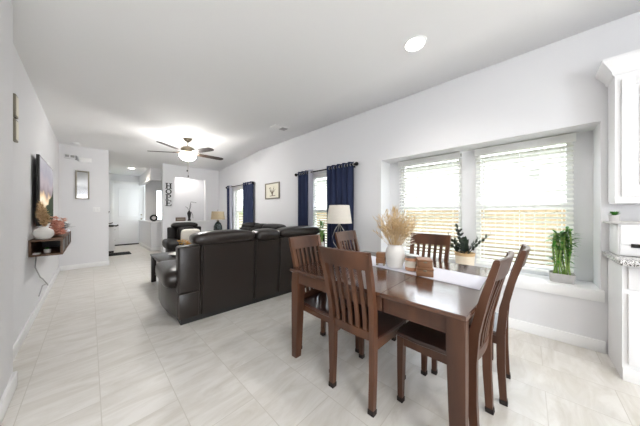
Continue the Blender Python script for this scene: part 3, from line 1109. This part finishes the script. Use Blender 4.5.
# ------------------------------------------------------------------ ceiling fan
FX, FY = 1.43, 5.22
ZFC = zc(FX, FY)
t = thing('ceiling_fan', 'five bladed ceiling fan with dark blades and lit frosted bowl', 'ceiling fan', (FX, FY, ZFC))
zz = 2.51 - ZFC
MB().lathe([(.075, .004), (.075, -.01), (.06, -.05), (.025, -.07)], n=28).build('canopy', 'bronze', t)
MB().tube([(0, 0, -.06), (0, 0, zz + .08)], .012, 12).build('downrod', 'nickel', t)
MB().lathe([(.03, zz + .14), (.09, zz + .125), (.125, zz + .09), (.128, zz + .03), (.12, zz + .0), (.06, zz - .01), (.05, zz - .048)], n=32).build('motor_housing', 'bronze', t)
for i in range(5):
    a = R(1 + 72 * i)
    rot = Matrix.Rotation(a, 4, 'Z') @ Matrix.Rotation(R(-11), 4, 'X')
    k = MB()
    out = []
    for (x, y_) in ((.20, .055), (.35, .066), (.60, .072), (.70, .066), (.735, .04), (.745, 0)):
        out.append((x, y_))
    full = out + [(x, -y_) for x, y_ in reversed(out[:-1])]
    k.loft([[(x, y_, z) for x, y_ in full] for z in (-.004, .004)])
    bmesh.ops.transform(k.bm, verts=k.bm.verts[:], matrix=Matrix.Translation((0, 0, zz)) @ rot)
    bl = k.build('blade', 'blade', t)
    k = MB().box(.10, .27, -.018, .018, .004, .012, .002)
    bmesh.ops.transform(k.bm, verts=k.bm.verts[:], matrix=Matrix.Translation((0, 0, zz)) @ rot)
    k.build('blade_arm', 'bronze', bl)
MB().lathe([(.14, zz - .035), (.153, zz - .05), (.15, zz - .08), (.12, zz - .125), (.07, zz - .15), (.012, zz - .155)], n=36).build('light_bowl', 'bowl', t)
MB().lathe([(.012, zz - .15), (.016, zz - .16), (.004, zz - .175)], n=12).build('bowl_finial', 'bronze', t)
for s, e in ((-1, .36), (1, .47)):
    k = MB().tube([(s * .012, s * .01, zz - .16), (s * .012, s * .01, zz - e)], .0022, 6)
    ob = k.build('pull_chain', 'nickel', t)
    MB().sphere((s * .012, s * .01, zz - e - .018), .013, 2, (1, 1, 1.7)).build('chain_knob', 'black', ob)

# ------------------------------------------------------------------ ceiling fittings


def downlight(label, x, y, r, m, watts, group):
    z = zc(x, y)
    t = thing('recessed_light', label, 'ceiling light', (x, y, z), 0, group)
    t.rotation_euler = (0, 0, 0)
    MB().lathe([(r * 1.25, .004), (r * 1.25, -.006), (r * 1.05, -.012), (r, -.004)], n=32).build('trim_ring', 'trim', t)
    MB().lathe([(r * .99, -.002), (r * .9, -.009)], n=32).build('lens', m, t)
    lamp('downlight_beam', 'SPOT', (x, y, z - .03), watts, (0, 0, 0), (1, .9, .74) if y > 5 else (1, .96, .9), spot_size=R(150), spot_blend=.8, shadow_soft_size=r)


downlight('round lit recessed ceiling light over the dining table', 2.13, .775, .082, 'lens', 16, None)
downlight('round lit recessed ceiling light in the entry hall', .95, 9.5, .075, 'bulb_hall', 12, None)
lamp('alcove_fill_spot', 'SPOT', (2.2, 8.3, 2.68), 10, (0, 0, 0), (1, .96, .9), spot_size=R(160), spot_blend=.8, shadow_soft_size=.08)  # added hidden lamp that brightens the space behind the far opening
for (x, y) in ((2.0, -1.6), (.2, -1.6), (-1.6, -1.4)):  # added unseen spots behind the camera, extra fill for the near end
    lamp('kitchen_fill_spot', 'SPOT', (x, y, zc(x, y) - .05), 15, (0, 0, 0), (1, .96, .9), spot_size=R(150), spot_blend=.8, shadow_soft_size=.08)

zv = zc(2.5, 3.43)
t = thing('ceiling_vent', 'white slotted air vent in the ceiling toward the living room', 'vent', (2.50, 3.43, zv))
t.rotation_euler = (0, R(-3.3), 0)
MB().box(-.16, .16, -.09, .09, -.012, .004, .003).build('vent_plate', 'trim', t)
k = MB()
for i in range(7):
    k.box(.015, .145, -.07 + .02 * i, -.058 + .02 * i, -.016, -.011)
k.build('vent_slots', 'grey_plastic', t)
t = thing('smoke_detector', 'round white smoke detector on the ceiling near the far left wall', 'smoke detector', (-.20, 6.93, zc(-.2, 6.93)))
MB().lathe([(.065, .003), (.065, -.02), (.045, -.038), (.01, -.04)], n=24).build('detector_case', 'trim', t)

# ------------------------------------------------------------------ far left wall things
k = thing('wall_sensor', 'small white wall sensor with two dark dots high on the far left wall', 'alarm sensor', (-.285, YF, 2.47))
MB().box(-.09, .09, -.03, 0, -.05, .05, .006).build('sensor_case', 'wall', k)
for x in (-.05, .025):
    MB().box(x - .028, x + .028, -.036, -.029, -.02, .03, .004).build('sensor_lens', 'grey_plastic', k)
k = thing('door_chime', 'white door chime box high on the far left wall', 'door chime', (-.07, YF, 2.43))
MB().box(-.10, .10, -.045, 0, -.045, .045, .006).build('chime_case', 'trim', k)
MB().box(-.15, -.125, -.03, 0, -.02, .07, .004).build('side_bar', 'grey_plastic', k)
k = thing('wall_mirror', 'tall mirror in a grey wooden frame on the far left wall', 'mirror', (-.113, YF, 1.865))
f = MB()
for s in (-1, 1):
    f.box(s * .095 - .012, s * .095 + .012, -.03, 0, -.315, .315, .003)
    f.box(-.083, .083, -.03, 0, s * .303 - .012, s * .303 + .012, .003)
f.build('frame', 'grey_wood', k)
MB().box(-.084, .084, -.012, -.004, -.292, .292).build('mirror_glass', 'mirror', k)
k = thing('light_switch', 'white double light switch plate beside the hall corner', 'light switch', (.108, YF, 1.32))
MB().box(-.058, .058, -.006, 0, -.058, .058, .003).build('plate', 'trim', k)
for x in (-.026, .026):
    MB().box(x - .014, x + .014, -.011, -.005, -.03, .03, .002).build('rocker', 'cab', k)

# ------------------------------------------------------------------ television and floating shelf
t = thing('television', 'flat television on the left wall showing a sunset landscape', 'television', (-.405, 4.70, 1.50))
MB().box(-.014, .012, -.665, .665, -.41, .41, .004).build('bezel', 'black', t)
MB().box(.0125, .0145, -.65, .65, -.395, .395).build('screen', 'screen', t)
MB().box(-.047, -.014, -.2, .2, -.2, .2).build('wall_mount', 'black', t)

SX0, SX1, SY0, SY1, SZ0, SZ1 = XL, -.212, 3.86, 5.42, .765, .945
t = thing('floating_shelf', 'brown wooden floating media shelf with open end below the television', 'shelf', (SX0, SY0, SZ0))
LX, LY, LZ = SX1 - SX0, SY1 - SY0, SZ1 - SZ0
MB().box(0, LX, 0, LY, LZ - .018, LZ, .002).build('top_board', 'walnut', t)
MB().box(0, LX, 0, LY, 0, .018, .002).build('bottom_board', 'walnut', t)
MB().box(0, .018, 0, LY, .018, LZ - .018).build('back_board', 'walnut', t)
f = MB()
f.box(LX - .018, LX, 0, .02, .018, LZ - .018).box(LX - .018, LX, .52, .54, .018, LZ - .018).box(LX - .018, LX, 1.02, 1.04, .018, LZ - .018).box(LX - .018, LX, LY - .02, LY, .018, LZ - .018)
f.build('front_post', 'walnut', t)
MB().box(.018, LX - .02, .80, .818, .018, LZ - .018).build('divider', 'dark_wood', t)
MB().box(.018, LX - .02, LY - .02, LY, .018, LZ - .018).build('end_board', 'walnut', t)
MB().box(LX - .014, LX - .006, .02, LY - .02, .018, LZ - .018).build('front_panel', 'dark_wood', t)

VX, VY = -.358, 3.952
v = MB().lathe([(.03, 0), (.05, .003), (.072, .035), (.079, .065), (.072, .098), (.045, .122), (.031, .13), (.033, .142), (.028, .142), (.026, .12), (.05, .1)], (VX, VY, SZ1), 32)
tag(v.build('vase', 'white_cer'), 'round white ceramic vase with brown plumes on the floating shelf', 'vase')
k = MB()
rs = random.Random(21)
for (dx, dy, h) in ((-.028, -.035, .30), (-.012, -.01, .27), (.01, .0, .22), (-.03, .0, .22), (.025, .01, .15)):
    b = Vector((VX, VY, SZ1 + .08)); tip = Vector((VX + dx, VY + dy, SZ1 + .12 + h))
    k.tube([b, b.lerp(tip, .5), tip], .002, 5)
    for j in range(150):
        u = .28 + .72 * rs.random()
        wd = .034 * math.sin(math.pi * min(1, (u - .2) / .85)) + .006
        pp = b.lerp(tip, u)
        d = Vector((rs.uniform(-1, 1), rs.uniform(-1, 1), rs.uniform(.2, 1.6)))
        k.leaf(pp, d, (rs.uniform(-1, 1), rs.uniform(-1, 1), .5), wd * 1.3, .007, .25, 2)
tag(k.build('pampas_plume', 'pampas_brown'), 'tall brown pampas plumes standing in the round white shelf vase', 'dried flowers')
k = thing('flower_arrangement', 'dusty pink dried flower arrangement on the shelf beside the round vase', 'dried flowers', (-.285, 4.24, SZ1))
fl = MB()
for i in range(80):
    u = rs.random()
    p = Vector((rs.gauss(0, .032), rs.gauss(0, .075), .018 + .2 * u * u + rs.uniform(0, .03)))
    p.y *= (1 - .5 * u)
    p.x = max(-.08, min(.06, p.x))
    fl.tube([(0, 0, .012), p], .002, 4)
    for j in range(7):
        b = j * .9 + rs.random()
        fl.leaf(p, (math.cos(b), math.sin(b), rs.uniform(.1, .9)), (0, 0, 1), .040, .036, -.1, 2)
fl.build('pink_flower', 'pink', k)
MB().lathe([(.05, 0), (.052, .01), (.03, .016)], n=16).build('flower_foot', 'bronze', k)
k = thing('leafy_ornament', 'dark green and white ornament at the far end of the floating shelf', 'ornament', (-.275, 5.02, SZ1))
MB().puff(-.07, .07, -.12, .12, 0, .055, .6).build('white_cloth', 'cloth_white', k)
lf = MB()
for i in range(90):
    b = rs.uniform(0, 6.28)
    lf.leaf((rs.gauss(0, .03), rs.gauss(0, .1), .04 + rs.uniform(0, .10)), (math.cos(b), math.sin(b), rs.uniform(0, .7)), (0, 0, 1), .07, .035, .2, 3)
lf.build('dark_leaves', 'leaf_dark', k)
p = thing('succulent_pot', 'tiny green succulent in a white pot inside the floating shelf', 'plant', (-.335, 4.0, SZ0 + .018))
MB().lathe([(.022, 0), (.025, .002), (.029, .042), (.026, .042), (.024, .03)], n=20).build('pot', 'white_cer', p)
lf = MB()
for i in range(26):
    b = rs.uniform(0, 6.28)
    lf.leaf((0, 0, .04), (math.cos(b), math.sin(b), rs.uniform(.3, 1.5)), (0, 0, 1), .034, .013, .1, 2)
lf.build('leaves', 'leaf', p)
k = thing('remote_dock', 'small white gadget lying inside the floating shelf', 'gadget', (-.405, 3.95, SZ0 + .018))
MB().box(-.025, .025, -.05, .05, 0, .016, .005).build('gadget_case', 'trim', k)
MB().lathe([(.008, .015), (.008, .018)], n=12).build('gadget_button', 'grey_plastic', k)
k = MB().tube([(-.42, 4.06, .765), (-.43, 4.08, .62), (-.42, 4.35, .45), (-.432, 4.7, .36), (-.42, 5.0, .22), (-.43, 5.2, .16)], .006, 8)
k.tube([(-.43, 5.0, .225), (-.435, 4.7, .27), (-.43, 4.35, .22)], .006, 8)
tag(k.build('power_cord', 'grey_plastic'), 'grey power cord hanging below the floating shelf', 'cord')

k = thing('wall_hanging', 'narrow dark framed wall hanging in two pieces at the far left edge', 'wall art', (XL, 3.19, 2.06))
for z0, z1 in ((.0, .19), (-.205, -.02)):
    f = MB()
    f.box(0, .02, -.05, -.035, z0, z1).box(0, .02, .035, .05, z0, z1).box(0, .02, -.035, .035, z0, z0 + .015).box(0, .02, -.035, .035, z1 - .015, z1)
    ob = f.build('frame', 'grey_wood', k)
    MB().box(.002, .024, -.035, .035, z0 + .015, z1 - .015).build('panel', 'paper', ob)
MB().tube([(.012, 0, -.02), (.012, 0, .0)], .004, 6).build('link', 'black_metal', k)

# ------------------------------------------------------------------ right wall picture
k = thing('framed_picture', 'small framed sketch of a plant on the wall between the curtained windows', 'picture', (XR, 4.60, 1.79))
f = MB()
for s in (-1, 1):
    f.box(-.03, 0, s * .29 - .014, s * .29 + .014, -.20, .20, .003)
    f.box(-.03, 0, -.276, .276, s * .186 - .014, s * .186 + .014, .003)
f.build('frame', 'grey_wood', k)
MB().box(-.012, -.004, -.277, .277, -.173, .173).build('paper_sheet', 'paper', k)
f = MB()
rs = random.Random(4)
for i in range(12):
    a = rs.uniform(-.9, 1.0)
    q = [(-.0135, 0, -.12), (-.0135, .05 * a, -.04), (-.0135, .15 * a, .02 + rs.uniform(-.04, .08))]
    f.tube(q, .0035, 4)
    f.sphere(q[2], .014, 1, (.15, 1, .7))
f.tube([(-.0135, -.13, -.12), (-.0135, .1, -.125)], .007, 4)
f.build('sketch', 'ink', k)

# ------------------------------------------------------------------ far wall things
k = thing('hope_sign', 'tall black letter sign reading HOPE on the far wall', 'sign', (1.645, YB, 1.80))
MB().box(-.10, .10, -.012, 0, -.36, .36, .002).build('sign_board', 'wall', k)
y0, y1 = -.026, -.012


def letter(boxes, ring=None):
    f = MB()
    for b in boxes:
        f.box(b[0], b[1], y0, y1, b[2], b[3])
    return f


def arc(f, cx, cz, rx, rz, th, a0, a1, n=20):
    rr = []
    for i in range(n + 1):
        a = R(a0 + (a1 - a0) * i / n)
        c, s = math.cos(a), math.sin(a)
        rr.append([(cx + (rx - th) * c, y0, cz + (rz - th * .7) * s), (cx + rx * c, y0, cz + rz * s), (cx + rx * c, y1, cz + rz * s), (cx + (rx - th) * c, y1, cz + (rz - th * .7) * s)])
    f.loft(rr)
    return f


H = letter([(-.065, -.03, .19, .33), (.03, .065, .19, .33), (-.03, .03, .248, .272), (-.085, -.012, .33, .346), (.012, .085, .33, .346), (-.085, -.012, .174, .19), (.012, .085, .174, .19)])
H.build('letter_h', 'black', k)
arc(MB(), 0, .09, .078, .075, .032, 0, 360).build('letter_o', 'black', k)
P_ = letter([(-.06, -.025, -.145, -.005), (-.08, .0, -.161, -.145), (-.08, .01, -.005, .009)])
arc(P_, -.01, -.045, .075, .05, .03, 90, -90).build('letter_p', 'black', k)
letter([(-.06, -.025, -.33, -.19), (-.08, .065, -.19, -.175), (-.08, .07, -.345, -.33), (-.025, .035, -.272, -.25), (.05, .065, -.23, -.19), (.054, .07, -.33, -.29)]).build('letter_e', 'black', k)
k = thing('wooden_plaque', 'small dark wooden block sign on the ledge of the far wall opening', 'sign', (1.99, YB + .1, OZ0))
MB().box(-.135, .135, -.02, .02, 0, .115, .004).build('plaque_board', 'walnut', k)
MB().box(-.11, .11, -.023, -.019, .035, .08, .001).build('plaque_panel', 'grey_wood', k)
k = thing('branch_vase', 'black vase with thin dark branches on the ledge of the far wall opening', 'ornament', (2.235, YB + .1, OZ0))
MB().lathe([(.045, 0), (.05, .01), (.03, .08), (.055, .20), (.06, .26), (.03, .31), (.02, .33)], n=20).build('vase_body', 'black', k)
f = MB()
for pts in ([(0, 0, .3), (.02, 0, .5), (.05, .01, .62), (.22, .02, .60)], [(0, 0, .3), (-.05, 0, .42), (-.11, 0, .46)], [(0, 0, .3), (.04, 0, .45), (.05, 0, .56)], [(.05, 0, .3), (.10, 0, .2), (.11, 0, .08)]):
    f.tube(pts, .006, 6)
f.build('branch', 'black', k)
k = thing('ring_ornament', 'round black ring ornament on the hall half wall ledge', 'ornament', (1.46, 8.96, .962))
MB().torus((0, 0, .115), .085, .028, 'y', 28, 10).build('ring', 'black', k)
MB().box(-.04, .04, -.025, .025, 0, .012, .002).build('ring_foot', 'black', k)

# ------------------------------------------------------------------ entry hall
k = thing('hall_cabinet', 'narrow white shoe cabinet with black pulls against the left hall wall', 'cabinet', (.326, 9.62, 0))
MB().box(0, .20, -.25, .25, .06, .78, .004).build('cabinet_body', 'cab', k)
MB().box(-.0, .21, -.26, .26, .78, .80, .003).build('cabinet_top', 'cab', k)
MB().box(.01, .19, -.24, .24, 0, .06).build('plinth', 'black', k)
for z0, z1 in ((.09, .42), (.44, .76)):
    ob = MB().box(.20, .214, -.235, .235, z0, z1, .003).build('flap', 'cab', k)
    MB().box(.214, .235, -.06, .06, z1 - .06, z1 - .045, .003).build('pull', 'black', ob)
MB().box(.03, .045, -.258, -.25, .14, .74).build('side_strip', 'black', k)
k = thing('hall_gadget', 'black gadget with angled grip lying on the white hall cabinet', 'gadget', (.44, 9.48, .80))  # black gadget of unknown kind
MB().puff(-.09, .09, -.05, .05, 0, .07, .5).build('gadget_body', 'black', k)
MB().tube([(.06, 0, .04), (.14, 0, .03), (.19, 0, .06)], .022, 10).build('grip', 'black', k)
k = thing('coat_hook', 'black wall hook rack with a ring on the left hall wall', 'hook', (.31, 8.75, 1.05))
MB().box(0, .012, -.05, .05, -.14, .28, .003).build('hook_plate', 'black_metal', k)
MB().tube([(.01, 0, -.10), (.10, 0, -.12), (.15, 0, -.09)], .014, 8).build('hook_arm', 'black_metal', k)
MB().tube([(.01, 0, .2), (.06, 0, .18), (.08, 0, .24)], .01, 8).build('hook_arm', 'black_metal', k)
k = MB().box(.335, .87, 8.70, 9.22, 0.0, .018, .006)
tag(k.build('doormat', 'mat_black'), 'black doormat on the hall floor by the corner', 'doormat')

# ------------------------------------------------------------------ kitchen on the right edge
CY0, CY1 = -.512, -2.4


def panel_door(k, name, x, y0, y1, z0, z1):
    """shaker front facing -x"""
    f = MB()
    f.box(x - .012, x, y0, y1, z0, z1)
    r = .062
    f.box(x - .022, x - .012, y0, y0 + r, z0, z1, .002).box(x - .022, x - .012, y1 - r, y1, z0, z1, .002)
    f.box(x - .022, x - .012, y0 + r, y1 - r, z0, z0 + r, .002).box(x - .022, x - .012, y0 + r, y1 - r, z1 - r, z1, .002)
    f.box(x - .019, x - .012, y0 + r + .02, y1 - r - .02, z0 + r + .02, z1 - r - .02, .006)
    return f.build(name, 'cab', k)


k = thing('base_cabinet', 'white kitchen base cabinet under the granite counter at the right edge', 'cabinet', (0, 0, 0))
MB().box(2.73, 3.12, CY1, CY0, .0, .865).build('cabinet_body', 'cab', k)
MB().box(2.718, 2.73, CY1, CY0 + .0, 0, .095, .004).build('base_molding', 'trim', k)
for i in range(3):
    y1 = CY0 - .025 - i * .60
    MB().box(2.712, 2.73, y1 - .56, y1, .68, .84, .004).build('drawer', 'cab', k)
    panel_door(k, 'door', 2.732, y1 - .56, y1, .13, .645)
k = MB().box(2.60, 3.13, CY1, -.480, .865, .905, .006)
tag(k.build('countertop', 'granite'), 'speckled grey granite counter slab on the white base cabinet', 'countertop')
k = thing('wall_cabinet', 'white upper kitchen cabinet with crown molding at the right edge', 'cabinet', (0, 0, 0))
MB().box(2.915, 3.125, CY1, CY0, 1.335, 2.36).build('cabinet_body', 'cab', k)
MB().box(2.92, 3.12, CY1, CY0 - .005, 1.318, 1.335).build('bottom_rail', 'cab', k)
for i in range(4):
    y1 = CY0 - .03 - i * .46
    panel_door(k, 'door', 2.917, y1 - .43, y1, 1.37, 2.30)
f = MB()
pr_ = [(0, 2.34), (.012, 2.35), (.02, 2.38), (.055, 2.43), (.07, 2.45), (.07, 2.475), (0, 2.475)]
f.loft([[(2.915 - d, CY1, z) for d, z in pr_], [(2.915 - d, CY0 + d, z) for d, z in pr_], [(3.125, CY0 + d, z) for d, z in pr_]])
f.build('crown_molding', 'cab', k)
k = thing('bread_box', 'white bread box with dark pull on the granite counter', 'bread box', (2.86, -.515, .905))
MB().box(0, .24, -.50, 0, .003, .25, .004).build('box_body', 'cab', k)
MB().box(-.012, .25, -.52, .035, .25, .267, .003).build('top_board', 'stone', k)
MB().box(-.012, 0, -.49, -.012, .012, .082, .003).build('lower_front', 'cab', k)
MB().box(-.012, 0, -.49, -.012, .090, .243, .003).build('lid', 'cab', k)
f = MB()
f.loft([[(-.012 - d * math.sin(R(a)), -.105 + .045 * s, .084 + .014 * math.cos(R(a))) for a in range(0, 181, 20)] for s, d in ((-1, .004), (-.8, .02), (0, .026), (.8, .02), (1, .004))])
f.build('pull', 'black_metal', k)
p = thing('succulent_pot', 'tiny green plant in a grey white pot on top of the bread box', 'plant', (2.95, -.515, 1.172))
MB().lathe([(.022, 0), (.026, .002), (.03, .05), (.026, .05), (.024, .03)], n=20).build('pot', 'stone', p)
lf = MB()
for i in range(60):
    b = rs.uniform(0, 6.28)
    lf.leaf((.008 * math.cos(b), .008 * math.sin(b), .045 + rs.uniform(0, .02)), (math.cos(b), math.sin(b), rs.uniform(.1, 1.6)), (0, 0, 1), .028, .014, .1, 2)
lf.build('leaves', 'leaf', p)
